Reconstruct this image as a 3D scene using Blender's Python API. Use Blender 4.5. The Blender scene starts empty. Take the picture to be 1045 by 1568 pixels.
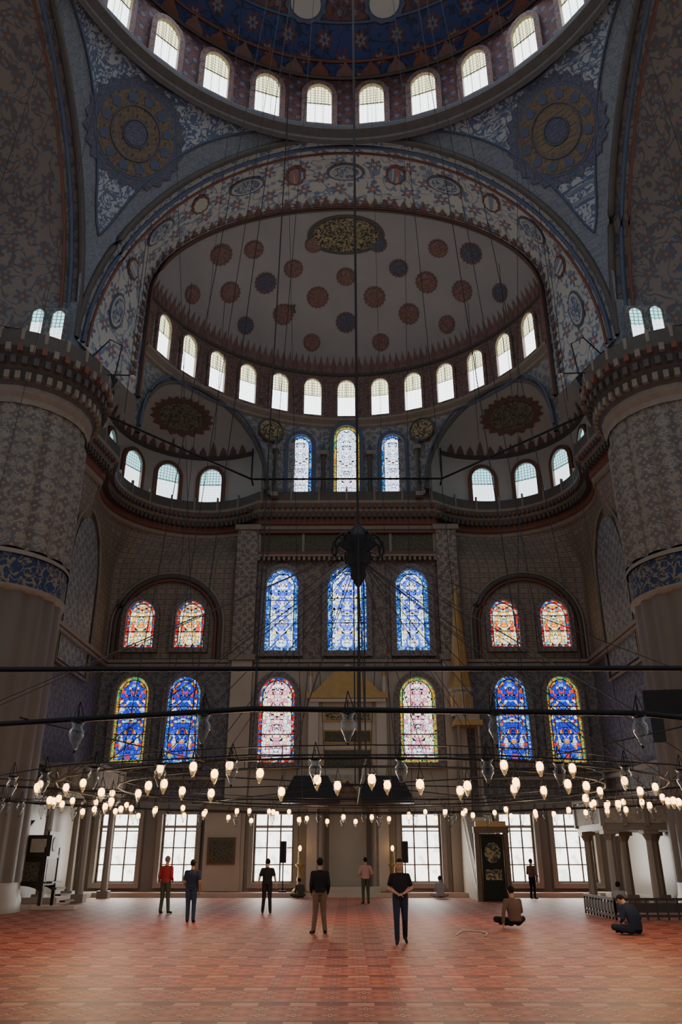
import bpy, math, random
import numpy as np
from mathutils import Vector
random.seed(7)
pi=math.pi; S=math.sin; C=math.cos
# ------------------------------------------------------------ node helpers
MATS={}
def newmat(name):
    m=bpy.data.materials.new(name); m.use_nodes=True
    nt=m.node_tree; nt.nodes.clear(); MATS[name]=m
    return m,nt
def nd(nt,typ,props=None,ins=None):
    n=nt.nodes.new(typ)
    for k,v in (props or {}).items(): setattr(n,k,v)
    for k,v in (ins or {}).items():
        if isinstance(v,bpy.types.NodeSocket): nt.links.new(v,n.inputs[k])
        else: n.inputs[k].default_value=v
    return n
def M(nt,op,a,b=None,c=None):
    i={0:a}
    if b is not None: i[1]=b
    if c is not None: i[2]=c
    return nd(nt,'ShaderNodeMath',{'operation':op},i).outputs[0]
def col(c): return (c[0],c[1],c[2],1.0)
def MX(nt,f,a,b):
    a=col(a) if isinstance(a,tuple) else a; b=col(b) if isinstance(b,tuple) else b
    return nd(nt,'ShaderNodeMix',{'data_type':'RGBA'},{0:f,6:a,7:b}).outputs[2]
def UVc(nt,src='UV'):
    t=nd(nt,'ShaderNodeTexCoord').outputs[src]
    s=nd(nt,'ShaderNodeSeparateXYZ',None,{0:t})
    return t,s.outputs[0],s.outputs[1],s.outputs[2]
def surf(nt,c,rough=.7,spec=.3,metal=0.0,bump=None,bs=.3,bd=.02):
    c=col(c) if isinstance(c,tuple) else c
    p=nd(nt,'ShaderNodeBsdfPrincipled',None,{'Base Color':c,'Roughness':rough,'Metallic':metal,'Specular IOR Level':spec})
    if bump is not None:
        b=nd(nt,'ShaderNodeBump',None,{'Strength':bs,'Distance':bd,'Height':bump})
        nt.links.new(b.outputs[0],p.inputs['Normal'])
    nd(nt,'ShaderNodeOutputMaterial',None,{0:p.outputs[0]})
def plain(name,c,rough=.7,metal=0.0,noise=.25,scale=3.0,spec=.3):
    m,nt=newmat(name)
    t,_,_,_=UVc(nt,'Object')
    n=nd(nt,'ShaderNodeTexNoise',None,{'Vector':t,'Scale':scale,'Detail':4.0}).outputs[0]
    dark=tuple(x*(1-noise) for x in c); lite=tuple(min(1,x*(1+noise)) for x in c)
    surf(nt,MX(nt,n,dark,lite),rough,spec,metal,n,.15)
def emis(name,c,st):
    m,nt=newmat(name)
    e=nd(nt,'ShaderNodeEmission',None,{0:col(c),1:st}); nd(nt,'ShaderNodeOutputMaterial',None,{0:e.outputs[0]})
def comb(nt,u,v): return nd(nt,'ShaderNodeCombineXYZ',None,{0:u,1:v}).outputs[0]
def rosette(nt,u,v,k,petals=6,r0=.3,amp=.1):
    u=M(nt,'MULTIPLY',u,k); v=M(nt,'MULTIPLY',v,k)
    fu=M(nt,'SUBTRACT',M(nt,'FRACT',u),.5); fv=M(nt,'SUBTRACT',M(nt,'FRACT',v),.5)
    r=M(nt,'SQRT',M(nt,'ADD',M(nt,'MULTIPLY',fu,fu),M(nt,'MULTIPLY',fv,fv)))
    a=M(nt,'ARCTAN2',fv,fu)
    rr=M(nt,'ADD',r0,M(nt,'MULTIPLY',M(nt,'COSINE',M(nt,'MULTIPLY',a,float(petals))),amp))
    return M(nt,'LESS_THAN',r,rr),M(nt,'LESS_THAN',r,M(nt,'MULTIPLY',rr,.6)),M(nt,'LESS_THAN',r,M(nt,'MULTIPLY',rr,.25))
def arab(name,bg,c1,c2,line,k=1.0,src='UV',rough=.6,diag=True,vine=2.0,lw=.035,petals=6,r0=.28,dots=.75,ds=4.5):
    m,nt=newmat(name)
    t,x,y,z=UVc(nt,src)
    if src=='UV': u,v=x,y
    else: u,v=M(nt,'ADD',x,y),z
    if diag: U,V=M(nt,'ADD',u,v),M(nt,'SUBTRACT',u,v)
    else: U,V=u,v
    a,b,c=rosette(nt,U,V,k,petals,r0,.09)
    n=nd(nt,'ShaderNodeTexNoise',None,{'Vector':t,'Scale':k*vine,'Detail':1.0,'Distortion':.8}).outputs[0]
    ln=M(nt,'LESS_THAN',M(nt,'ABSOLUTE',M(nt,'SUBTRACT',n,.5)),lw)
    vo=nd(nt,'ShaderNodeTexVoronoi',None,{'Vector':t,'Scale':k*ds,'Randomness':.6})
    dt=M(nt,'LESS_THAN',vo.outputs['Distance'],.27)
    sel=nd(nt,'ShaderNodeSeparateColor',None,{0:vo.outputs['Color']}).outputs[0]
    base=MX(nt,M(nt,'MULTIPLY',dt,dots),bg,MX(nt,M(nt,'GREATER_THAN',sel,.5),line,c1))
    base=MX(nt,ln,base,line)
    base=MX(nt,a,base,c1); base=MX(nt,b,base,c2); base=MX(nt,c,base,bg)
    n2=nd(nt,'ShaderNodeTexNoise',None,{'Vector':t,'Scale':.35,'Detail':3.0}).outputs[0]
    base=MX(nt,M(nt,'MULTIPLY',n2,.4),base,tuple(q*.45 for q in bg))
    surf(nt,base,rough,.35)
def brickm(name,c1,c2,mort,sc=1.0):
    m,nt=newmat(name); t,x,y,z=UVc(nt)
    b=nd(nt,'ShaderNodeTexBrick',None,{'Vector':t,'Color1':col(c1),'Color2':col(c2),'Mortar':col(mort),'Scale':sc,'Mortar Size':.022,'Brick Width':.55,'Row Height':.3})
    o=b.outputs[0]
    a,b2,c=rosette(nt,M(nt,'MULTIPLY',x,1/.55),M(nt,'MULTIPLY',y,1/.3),1.0,4,.26,.08)
    o=MX(nt,M(nt,'MULTIPLY',a,.45),o,mort)
    surf(nt,o,.65,.3,0,b.outputs[1],.3)
def stained(name,pal,st,k=5.0,border=False,white=0.0):
    m,nt=newmat(name); t,x,y,z=UVc(nt)
    ax=M(nt,'ABSOLUTE',x)
    vec=comb(nt,x,y) if border else comb(nt,ax,y)
    v1=nd(nt,'ShaderNodeTexVoronoi',None,{'Vector':vec,'Scale':k,'Randomness':.6})
    ve=nd(nt,'ShaderNodeTexVoronoi',{'feature':'DISTANCE_TO_EDGE'},{'Vector':vec,'Scale':k,'Randomness':.6})
    s=nd(nt,'ShaderNodeSeparateColor',None,{0:v1.outputs['Color']}).outputs[0]
    r=nd(nt,'ShaderNodeValToRGB',None,{0:s}); cr=r.color_ramp; cr.interpolation='CONSTANT'
    n=len(pal)
    cr.elements[0].position=0; cr.elements[0].color=col(pal[0]); cr.elements[1].position=1.0/n; cr.elements[1].color=col(pal[1])
    for i in range(2,n):
        e=cr.elements.new(i/n); e.color=col(pal[i])
    c=r.outputs[0]
    if not border:
        fv=M(nt,'SUBTRACT',M(nt,'FRACT',M(nt,'MULTIPLY',y,.95)),.5)
        rr=M(nt,'SQRT',M(nt,'ADD',M(nt,'MULTIPLY',ax,ax),M(nt,'MULTIPLY',fv,fv)))
        an=M(nt,'ARCTAN2',fv,ax)
        rr=M(nt,'ADD',rr,M(nt,'MULTIPLY',M(nt,'COSINE',M(nt,'MULTIPLY',an,8.0)),.03))
        c=MX(nt,M(nt,'MULTIPLY',M(nt,'LESS_THAN',M(nt,'ABSOLUTE',M(nt,'SUBTRACT',rr,.36)),.06),.95),c,pal[0])
        c=MX(nt,M(nt,'LESS_THAN',rr,.13),c,pal[-1])
    lead=M(nt,'LESS_THAN',ve.outputs['Distance'],.05)
    c=MX(nt,lead,c,(0.004,.004,.006))
    e=nd(nt,'ShaderNodeEmission',None,{0:c,1:st}); nd(nt,'ShaderNodeOutputMaterial',None,{0:e.outputs[0]})
def latticeglass(name,cw,ctop,st,vsplit,k=5.5):
    m,nt=newmat(name); t,x,y,z=UVc(nt)
    ve=nd(nt,'ShaderNodeTexVoronoi',{'feature':'DISTANCE_TO_EDGE'},{'Vector':comb(nt,x,y),'Scale':k,'Randomness':.15})
    lead=M(nt,'LESS_THAN',ve.outputs['Distance'],.11)
    top=M(nt,'GREATER_THAN',y,vsplit)
    c=MX(nt,top,cw,ctop)
    fac=M(nt,'MULTIPLY',lead,M(nt,'ADD',M(nt,'MULTIPLY',top,.62),.28))
    c=MX(nt,fac,c,(.04,.045,.03))
    e=nd(nt,'ShaderNodeEmission',None,{0:c,1:st}); nd(nt,'ShaderNodeOutputMaterial',None,{0:e.outputs[0]})
# ------------------------------------------------------------ mesh builder
class MB:
    def __init__(s,xf=None): s.v=[];s.f=[];s.m=[];s.sm=[];s.uv=[];s.mats=[];s.xf=xf
    def mi(s,mat):
        if mat not in s.mats: s.mats.append(mat)
        return s.mats.index(mat)
    def add(s,V,F,mat,UV=None,smooth=False):
        o=len(s.v); V=[tuple(p) for p in V]
        if s.xf: V=[s.xf(p) for p in V]
        s.v+=V; s.uv+=(UV if UV else [(p[0],p[2]) for p in V]); k=s.mi(mat)
        for f in F: s.f.append(tuple(i+o for i in f)); s.m.append(k); s.sm.append(smooth)
    def box(s,c,d,mat,rz=0.0,P=None,rx=0.0):
        x,y,z=d[0]/2,d[1]/2,d[2]/2
        for ax,sg in ((0,1),(0,-1),(1,1),(1,-1),(2,1),(2,-1)):
            h=[x,y,z]; o=[i for i in range(3) if i!=ax]; V=[];UV=[]
            for a,b in ((-1,-1),(1,-1),(1,1),(-1,1)):
                p=[0,0,0]; p[ax]=sg*h[ax]; p[o[0]]=a*h[o[0]]; p[o[1]]=b*h[o[1]]
                UV.append((p[o[0]]+c[o[0]],p[o[1]]+c[o[1]]))
                if rx: p=[p[0],p[1]*C(rx)-p[2]*S(rx),p[1]*S(rx)+p[2]*C(rx)]
                q=(p[0]*C(rz)-p[1]*S(rz)+c[0],p[0]*S(rz)+p[1]*C(rz)+c[1],p[2]+c[2])
                V.append(P(*q) if P else q)
            s.add(V,[(0,1,2,3)],mat,UV)
    def cyl(s,p0,p1,r0,r1,mat,n=12,cap=True,smooth=True):
        p0=Vector(p0);p1=Vector(p1);d=(p1-p0)
        if d.length<1e-6: return
        d.normalize(); a=d.orthogonal().normalized(); b=d.cross(a)
        V=[];UV=[];L=(p1-p0).length
        for k in range(n+1):
            t=2*pi*k/n; e=a*C(t)+b*S(t)
            V+= [p0+e*r0,p1+e*r1]; UV+=[(t*r0,0),(t*r0,L)]
        F=[(2*k,2*k+2,2*k+3,2*k+1) for k in range(n)]
        s.add(V,F,mat,UV,smooth)
        if cap:
            s.add([p0+(a*C(2*pi*k/n)+b*S(2*pi*k/n))*r0 for k in range(n)],[tuple(range(n))[::-1]],mat)
            s.add([p1+(a*C(2*pi*k/n)+b*S(2*pi*k/n))*r1 for k in range(n)],[tuple(range(n))],mat)
    def tube(s,pts,r,mat,n=6,closed=False):
        pts=[Vector(p) for p in pts]; V=[];N=len(pts)
        for i,p in enumerate(pts):
            a=pts[(i-1)%N] if (i>0 or closed) else p; b=pts[(i+1)%N] if (i<N-1 or closed) else p
            d=(b-a).normalized(); up=Vector((0,0,1)) if abs(d.z)<.9 else Vector((1,0,0))
            e=d.cross(up).normalized(); g=d.cross(e)
            for k in range(n):
                t=2*pi*k/n; V.append(p+e*(r*C(t))+g*(r*S(t)))
        F=[]
        for i in range(N if closed else N-1):
            j=(i+1)%N
            for k in range(n): F.append((i*n+k,i*n+(k+1)%n,j*n+(k+1)%n,j*n+k))
        s.add(V,F,mat,None,True)
    def lathe(s,prof,c,mat,n=24,smooth=True,rf=None,a0=0,a1=2*pi):
        V=[];UV=[];m=len(prof)
        for k in range(n+1):
            t=a0+(a1-a0)*k/n
            for r,z in prof:
                q=r*(rf(t,z) if rf else 1)
                V.append((c[0]+q*C(t),c[1]+q*S(t),c[2]+z)); UV.append((t*prof[0][0] if prof[0][0]>.5 else t,z))
        F=[(k*m+j,(k+1)*m+j,(k+1)*m+j+1,k*m+j+1) for k in range(n) for j in range(m-1)]
        s.add(V,F,mat,UV,smooth)
    def sph(s,c,r,mat,n=10,m=6):
        r=r if isinstance(r,tuple) else (r,r,r)
        V=[(c[0],c[1],c[2]-r[2])];F=[]
        for j in range(1,m):
            p=-pi/2+pi*j/m
            for k in range(n): t=2*pi*k/n; V.append((c[0]+r[0]*C(p)*C(t),c[1]+r[1]*C(p)*S(t),c[2]+r[2]*S(p)))
        V.append((c[0],c[1],c[2]+r[2])); T=len(V)-1
        for k in range(n):
            F.append((0,1+(k+1)%n,1+k)); F.append((T,T-n+k,T-n+(k+1)%n))
        for j in range(m-2):
            for k in range(n):
                a=1+j*n+k;b=1+j*n+(k+1)%n; F.append((a,b,b+n,a+n))
        s.add(V,F,mat,None,True)
    def grid(s,fn,U,W,mat,uvf=None,smooth=True,keep=None):
        V=[];UV=[]
        for u in U:
            for w in W: V.append(fn(u,w)); UV.append(uvf(u,w) if uvf else (u,w))
        m=len(W); F=[]
        for i in range(len(U)-1):
            for j in range(m-1):
                f=(i*m+j,(i+1)*m+j,(i+1)*m+j+1,i*m+j+1)
                if keep and not all(keep(V[q]) for q in f): continue
                F.append(f)
        s.add(V,F,mat,UV,smooth)
    def fan(s,fn,R0,n,mat,rings=5,spike=0):
        V=[fn(0,0)];F=[]
        for j in range(1,rings+1):
            for i in range(n):
                q=R0*j/rings*(1+(spike if (i%2 and j==rings) else 0)); V.append(fn(q*C(2*pi*i/n),q*S(2*pi*i/n)))
        for i in range(n): F.append((0,1+i,1+(i+1)%n))
        for j in range(rings-1):
            for i in range(n): a=1+j*n+i;b=1+j*n+(i+1)%n; F.append((a,b,b+n,a+n))
        s.add(V,F,mat)
    def poly(s,pts,mat,UV=None): s.add(pts,[tuple(range(len(pts)))],mat,UV)
    def sweep(s,path,prof,mat,closed=False):
        n=len(path);V=[];UV=[];L=0
        for i,p in enumerate(path):
            a=path[max(0,i-1)]; b=path[min(n-1,i+1)]
            if closed: a=path[(i-1)%n]; b=path[(i+1)%n]
            tx,ty=b[0]-a[0],b[1]-a[1]; l=math.hypot(tx,ty) or 1; nx,ny=ty/l,-tx/l
            if i: L+=math.hypot(p[0]-path[i-1][0],p[1]-path[i-1][1])
            for o,z in prof: V.append((p[0]+nx*o,p[1]+ny*o,z)); UV.append((L,z+o))
        m=len(prof);F=[]
        for i in range(n if closed else n-1):
            j=(i+1)%n
            for k in range(m-1): F.append((i*m+k,j*m+k,j*m+k+1,i*m+k+1))
        s.add(V,F,mat,UV)
    def build(s,name,parent=None):
        me=bpy.data.meshes.new(name); me.from_pydata([tuple(p) for p in s.v],[],s.f)
        for q in s.mats: me.materials.append(MATS[q])
        me.polygons.foreach_set('material_index',s.m); me.polygons.foreach_set('use_smooth',s.sm)
        uvl=me.uv_layers.new(name='UVMap'); li=np.empty(len(me.loops),dtype=np.int32); me.loops.foreach_get('vertex_index',li)
        uv=np.array(s.uv,dtype=np.float32)[li].ravel(); uvl.data.foreach_set('uv',uv)
        me.update(); ob=bpy.data.objects.new(name,me); bpy.context.collection.objects.link(ob)
        if parent: ob.parent=parent
        return ob
def lin(a,b,n): return [a+(b-a)*i/n for i in range(n+1)]
def resample(pts,n):
    d=[0]
    for i in range(1,len(pts)): d.append(d[-1]+(Vector(pts[i])-Vector(pts[i-1])).length)
    out=[]
    for k in range(n+1):
        t=d[-1]*k/n; i=1
        while i<len(pts)-1 and d[i]<t: i+=1
        q=(t-d[i-1])/max(1e-9,d[i]-d[i-1]); out.append(tuple(Vector(pts[i-1]).lerp(Vector(pts[i]),min(1,max(0,q)))))
    return out
# ------------------------------------------------------------ materials
arab('tile_wall',(.25,.205,.16),(.11,.12,.145),(.17,.075,.05),(.10,.095,.09),1.1,dots=.6)
arab('tile_wall_low',(.20,.19,.175),(.075,.10,.15),(.15,.07,.05),(.07,.085,.10),1.6,dots=.6)
arab('tile_pilaster',(.32,.28,.23),(.09,.095,.11),(.17,.10,.07),(.11,.10,.095),1.9,diag=True,dots=.4)
arab('tile_panel',(.30,.30,.29),(.10,.13,.17),(.18,.11,.08),(.11,.125,.14),1.5,dots=.6)
arab('tile_pillar',(.27,.225,.175),(.11,.11,.125),(.15,.09,.06),(.12,.11,.11),1.7,diag=False,petals=4,r0=.33,dots=.7,ds=3.5,vine=3)
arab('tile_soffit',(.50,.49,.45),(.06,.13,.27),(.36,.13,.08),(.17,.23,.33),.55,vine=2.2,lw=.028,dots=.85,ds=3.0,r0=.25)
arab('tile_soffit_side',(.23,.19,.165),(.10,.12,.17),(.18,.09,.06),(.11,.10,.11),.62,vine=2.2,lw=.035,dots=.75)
arab('tile_pendentive',(.19,.215,.245),(.13,.155,.19),(.19,.19,.20),(.13,.155,.19),1.6,src='Object',dots=.4)
arab('tile_flower_blue',(.36,.39,.41),(.05,.085,.17),(.22,.24,.28),(.07,.11,.20),1.0,src='Object',vine=2.6,lw=.05,dots=.9,ds=3.4,r0=.22)
arab('tile_dome_red',(.16,.06,.045),(.04,.06,.16),(.26,.20,.15),(.05,.04,.06),1.2,lw=.05)
arab('tile_dome_blue',(.035,.055,.17),(.14,.05,.04),(.20,.19,.18),(.02,.03,.07),.5,lw=.03)
arab('tile_drum',(.26,.14,.11),(.07,.10,.17),(.28,.22,.17),(.09,.07,.08),1.6)
arab('tile_medallion',(.27,.16,.14),(.14,.06,.055),(.25,.18,.15),(.15,.08,.075),3.2,src='Object',lw=.06)
arab('tile_medallion_dark',(.12,.125,.17),(.05,.07,.13),(.18,.12,.11),(.06,.07,.12),3.2,src='Object',lw=.06)
arab('tile_roundel',(.12,.095,.075),(.20,.15,.09),(.03,.04,.08),(.19,.14,.085),1.5,src='Object',lw=.07,vine=3,dots=.5)
arab('gold_script',(.045,.05,.04),(.045,.05,.04),(.34,.27,.13),(.40,.32,.16),2.2,src='Object',lw=.065,vine=2.2,r0=.1,dots=.4)
arab('exedra_script',(.25,.22,.15),(.09,.09,.06),(.27,.23,.14),(.07,.07,.05),1.6,src='Object',lw=.06,vine=2.4,r0=.1,dots=.5)
arab('blue_script',(.02,.035,.10),(.17,.14,.08),(.02,.035,.10),(.22,.19,.11),1.3,lw=.05,vine=2.4,r0=.1,dots=.3)
arab('lattice_panel',(.05,.06,.045),(.15,.115,.06),(.045,.045,.035),(.12,.10,.055),2.2,r0=.34)
arab('frame_tile',(.25,.22,.20),(.09,.095,.12),(.18,.09,.07),(.10,.095,.10),3.0)
arab('minaret_marble',(.44,.38,.30),(.38,.32,.25),(.31,.25,.18),(.35,.29,.22),1.6,dots=.3)
brickm('brick_tile',(.28,.215,.16),(.22,.175,.14),(.11,.10,.09),1.0)
plain('plaster_pale',(.42,.40,.375),.75,noise=.15,scale=.6)
plain('plaster_dome',(.31,.30,.30),.75,noise=.18,scale=.5)
plain('stone_trim',(.235,.195,.155),.6)
plain('stone_dark',(.09,.078,.07),.6)
plain('trim_blue',(.075,.10,.16),.55)
plain('trim_red',(.17,.07,.05),.6)
plain('fringe',(.17,.095,.085),.7)
plain('marble',(.46,.40,.31),.35,noise=.18,scale=1.2,spec=.5)
plain('marble_centre',(.40,.345,.265),.45,noise=.2,scale=.7,spec=.4)
plain('marble_grey',(.25,.215,.175),.4,noise=.2,scale=.8,spec=.5)
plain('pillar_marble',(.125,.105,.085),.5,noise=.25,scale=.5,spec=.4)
plain('gold',(.42,.27,.10),.45,metal=.25)
plain('iron',(.018,.018,.02),.5,metal=.4)
plain('cable',(.02,.02,.022),.6)
plain('wood_dark',(.03,.02,.016),.35,noise=.4,scale=6,spec=.5)
plain('wood_brown',(.13,.085,.05),.5,noise=.3,scale=5)
plain('inlay',(.35,.32,.25),.4)
plain('black_plastic',(.012,.012,.013),.4)
plain('green_curtain',(.015,.02,.016),.8)
plain('paint_white',(.5,.48,.44),.5)
m,nt=newmat('lamp_glass')
g=nd(nt,'ShaderNodeBsdfGlossy',None,{0:col((.7,.72,.72)),1:.15}); tr=nd(nt,'ShaderNodeBsdfTransparent',None,{0:col((.86,.88,.86))})
fr=nd(nt,'ShaderNodeLayerWeight',None,{0:.25}); mx=nd(nt,'ShaderNodeMixShader',None,{0:fr.outputs[1],1:tr.outputs[0],2:g.outputs[0]})
nd(nt,'ShaderNodeOutputMaterial',None,{0:mx.outputs[0]})
emis('bulb',(1.0,.50,.15),11.0)
emis('candle_glow',(1.0,.5,.15),9.0)
latticeglass('glass_day',(.93,.97,1.0),(.62,.60,.36),4.6,1.45)
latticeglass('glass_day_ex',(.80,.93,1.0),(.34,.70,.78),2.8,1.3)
stained('glass_border_blue',[(.02,.10,.8),(.45,.65,1),(.05,.4,.7),(.03,.08,.55)],1.3,9,True)
stained('glass_border_red',[(.8,.04,.02),(.8,.7,.6),(.6,.02,.02),(.02,.12,.6)],1.2,9,True)
stained('glass_border_yel',[(.85,.5,.04),(.5,.65,.1),(.7,.25,.03),(.1,.45,.15)],1.2,9,True)
stained('glass_blue',[(.05,.12,.95),(.6,.75,1),(.8,.9,1),(.15,.3,1),(.85,.75,.35),(.7,.85,1),(.8,.9,1)],2.3,6)
stained('glass_deep',[(.01,.025,.7),(.03,.08,.9),(.75,.03,.03),(.1,.45,.8),(.75,.75,.85),(.8,.35,.03),(.02,.03,.55)],1.6,6)
stained('glass_warm',[(.9,.42,.05),(.95,.75,.3),(.95,.9,.7),(.04,.35,.5),(.8,.07,.03),(.95,.85,.5),(.95,.9,.75)],2.1,6)
stained('glass_pale',[(.85,.35,.42),(.75,.82,1),(.95,.95,.95),(.6,.7,.95),(.95,.8,.4),(.7,.2,.35),(.95,.9,.9)],2.2,5.5)
stained('glass_white',[(.55,.7,1),(.6,.75,1),(1,1,.95),(.8,.65,.75),(.75,.85,1)],2.8,6.0)
m,nt=newmat('glass_clear'); t,x,y,z=UVc(nt)
n=nd(nt,'ShaderNodeTexNoise',None,{'Vector':t,'Scale':1.6,'Detail':5.0}).outputs[0]
f=M(nt,'MULTIPLY',M(nt,'GREATER_THAN',n,.54),M(nt,'LESS_THAN',y,2.2))
c_=MX(nt,M(nt,'MULTIPLY',f,.65),(1,.96,.9),(.45,.5,.38))
e=nd(nt,'ShaderNodeEmission',None,{0:c_,1:4.5}); nd(nt,'ShaderNodeOutputMaterial',None,{0:e.outputs[0]})
# carpet
m,nt=newmat('carpet'); t,x,y,z=UVc(nt,'Object')
a,b,c=rosette(nt,x,M(nt,'MULTIPLY',y,1.0),2.4,4,.3,.12)
a2,b2,c2=rosette(nt,M(nt,'ADD',x,.21),M(nt,'ADD',y,.21),2.4,8,.16,.05)
base=MX(nt,a,(.38,.078,.028),(.20,.03,.016)); base=MX(nt,b,base,(.55,.24,.13)); base=MX(nt,a2,base,(.46,.15,.075)); base=MX(nt,c,base,(.09,.035,.04))
row=M(nt,'FRACT',M(nt,'MULTIPLY',y,1/1.25))
base=MX(nt,M(nt,'MULTIPLY',M(nt,'LESS_THAN',row,.20),.85),base,MX(nt,M(nt,'GREATER_THAN',M(nt,'FRACT',M(nt,'MULTIPLY',x,1.4)),.45),(.54,.23,.14),(.13,.022,.016)))
base=MX(nt,M(nt,'LESS_THAN',M(nt,'ABSOLUTE',M(nt,'SUBTRACT',row,.20)),.025),base,(.06,.015,.015))
nz=nd(nt,'ShaderNodeTexNoise',None,{'Vector':t,'Scale':.5,'Detail':3.0}).outputs[0]
base=MX(nt,M(nt,'MULTIPLY',nz,.3),base,(.17,.045,.03))
nf=nd(nt,'ShaderNodeTexNoise',None,{'Vector':t,'Scale':90.0,'Detail':2.0}).outputs[0]
surf(nt,base,.55,.5,0,nf,.3,.01)
# ------------------------------------------------------------ placement frame
def frame(x,y,z,ang,xf=None):
    nx,ny=C(ang),S(ang); rx,ry=-ny,nx
    def P(a,b,c):
        p=(x+rx*a+nx*b,y+ry*a+ny*b,z+c)
        return xf(p) if xf else p
    return P
def outline(w,h,z0=0,n=12,k=1.12):
    hs=h-k*w/2; pts=[(-w/2,z0),(w/2,z0)]
    for i in range(n+1):
        t=pi*i/n; pts.append((w/2*C(t),z0+hs+k*w/2*S(t)))
    return pts
WN=[0]
def window(x,y,z,ang,w,h,glass,border=None,bw=.16,fm='frame_tile',fw=.22,depth=.25,bars=None,xf=None,rect=False):
    WN[0]+=1; mb=MB(); P=frame(x,y,z,ang,xf)
    ol=(lambda w,h,z0: [(-w/2,z0),(w/2,z0),(w/2,z0+h),(0,z0+h),(-w/2,z0+h)]) if rect else (lambda w,h,z0: outline(w,h,z0))
    O=ol(w+2*fw,h+2*fw,-fw); I=ol(w,h,0); n=len(O)
    def ring(A,ya,B,yb,mat):
        V=[P(a[0],ya,a[1]) for a in A]+[P(b[0],yb,b[1]) for b in B]
        F=[(i,(i+1)%n,n+(i+1)%n,n+i) for i in range(n)]
        mb.add(V,F,mat,[(a[0],a[1]) for a in A]+[(b[0],b[1]) for b in B])
    ring(O,0,O,depth,fm); ring(O,depth,I,depth,fm); ring(I,depth,I,.03,'stone_trim')
    if border:
        J=ol(w-2*bw,h-2*bw,bw); ring(I,.03,J,.03,border)
        mb.poly([P(a[0],.03,a[1]) for a in J],glass,[(a[0],a[1]) for a in J])
        Q=[P(a[0],.06,a[1]) for a in J]; mb.tube(Q,.022,'iron',4,True)
    else:
        mb.poly([P(a[0],.03,a[1]) for a in I],glass,[(a[0],a[1]) for a in I])
    for b in (bars or []):
        mb.tube([P(b[0],.07,b[1]),P(b[2],.07,b[3])],b[4],b[5],4)
    return mb.build('window_%d'%WN[0])
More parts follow.
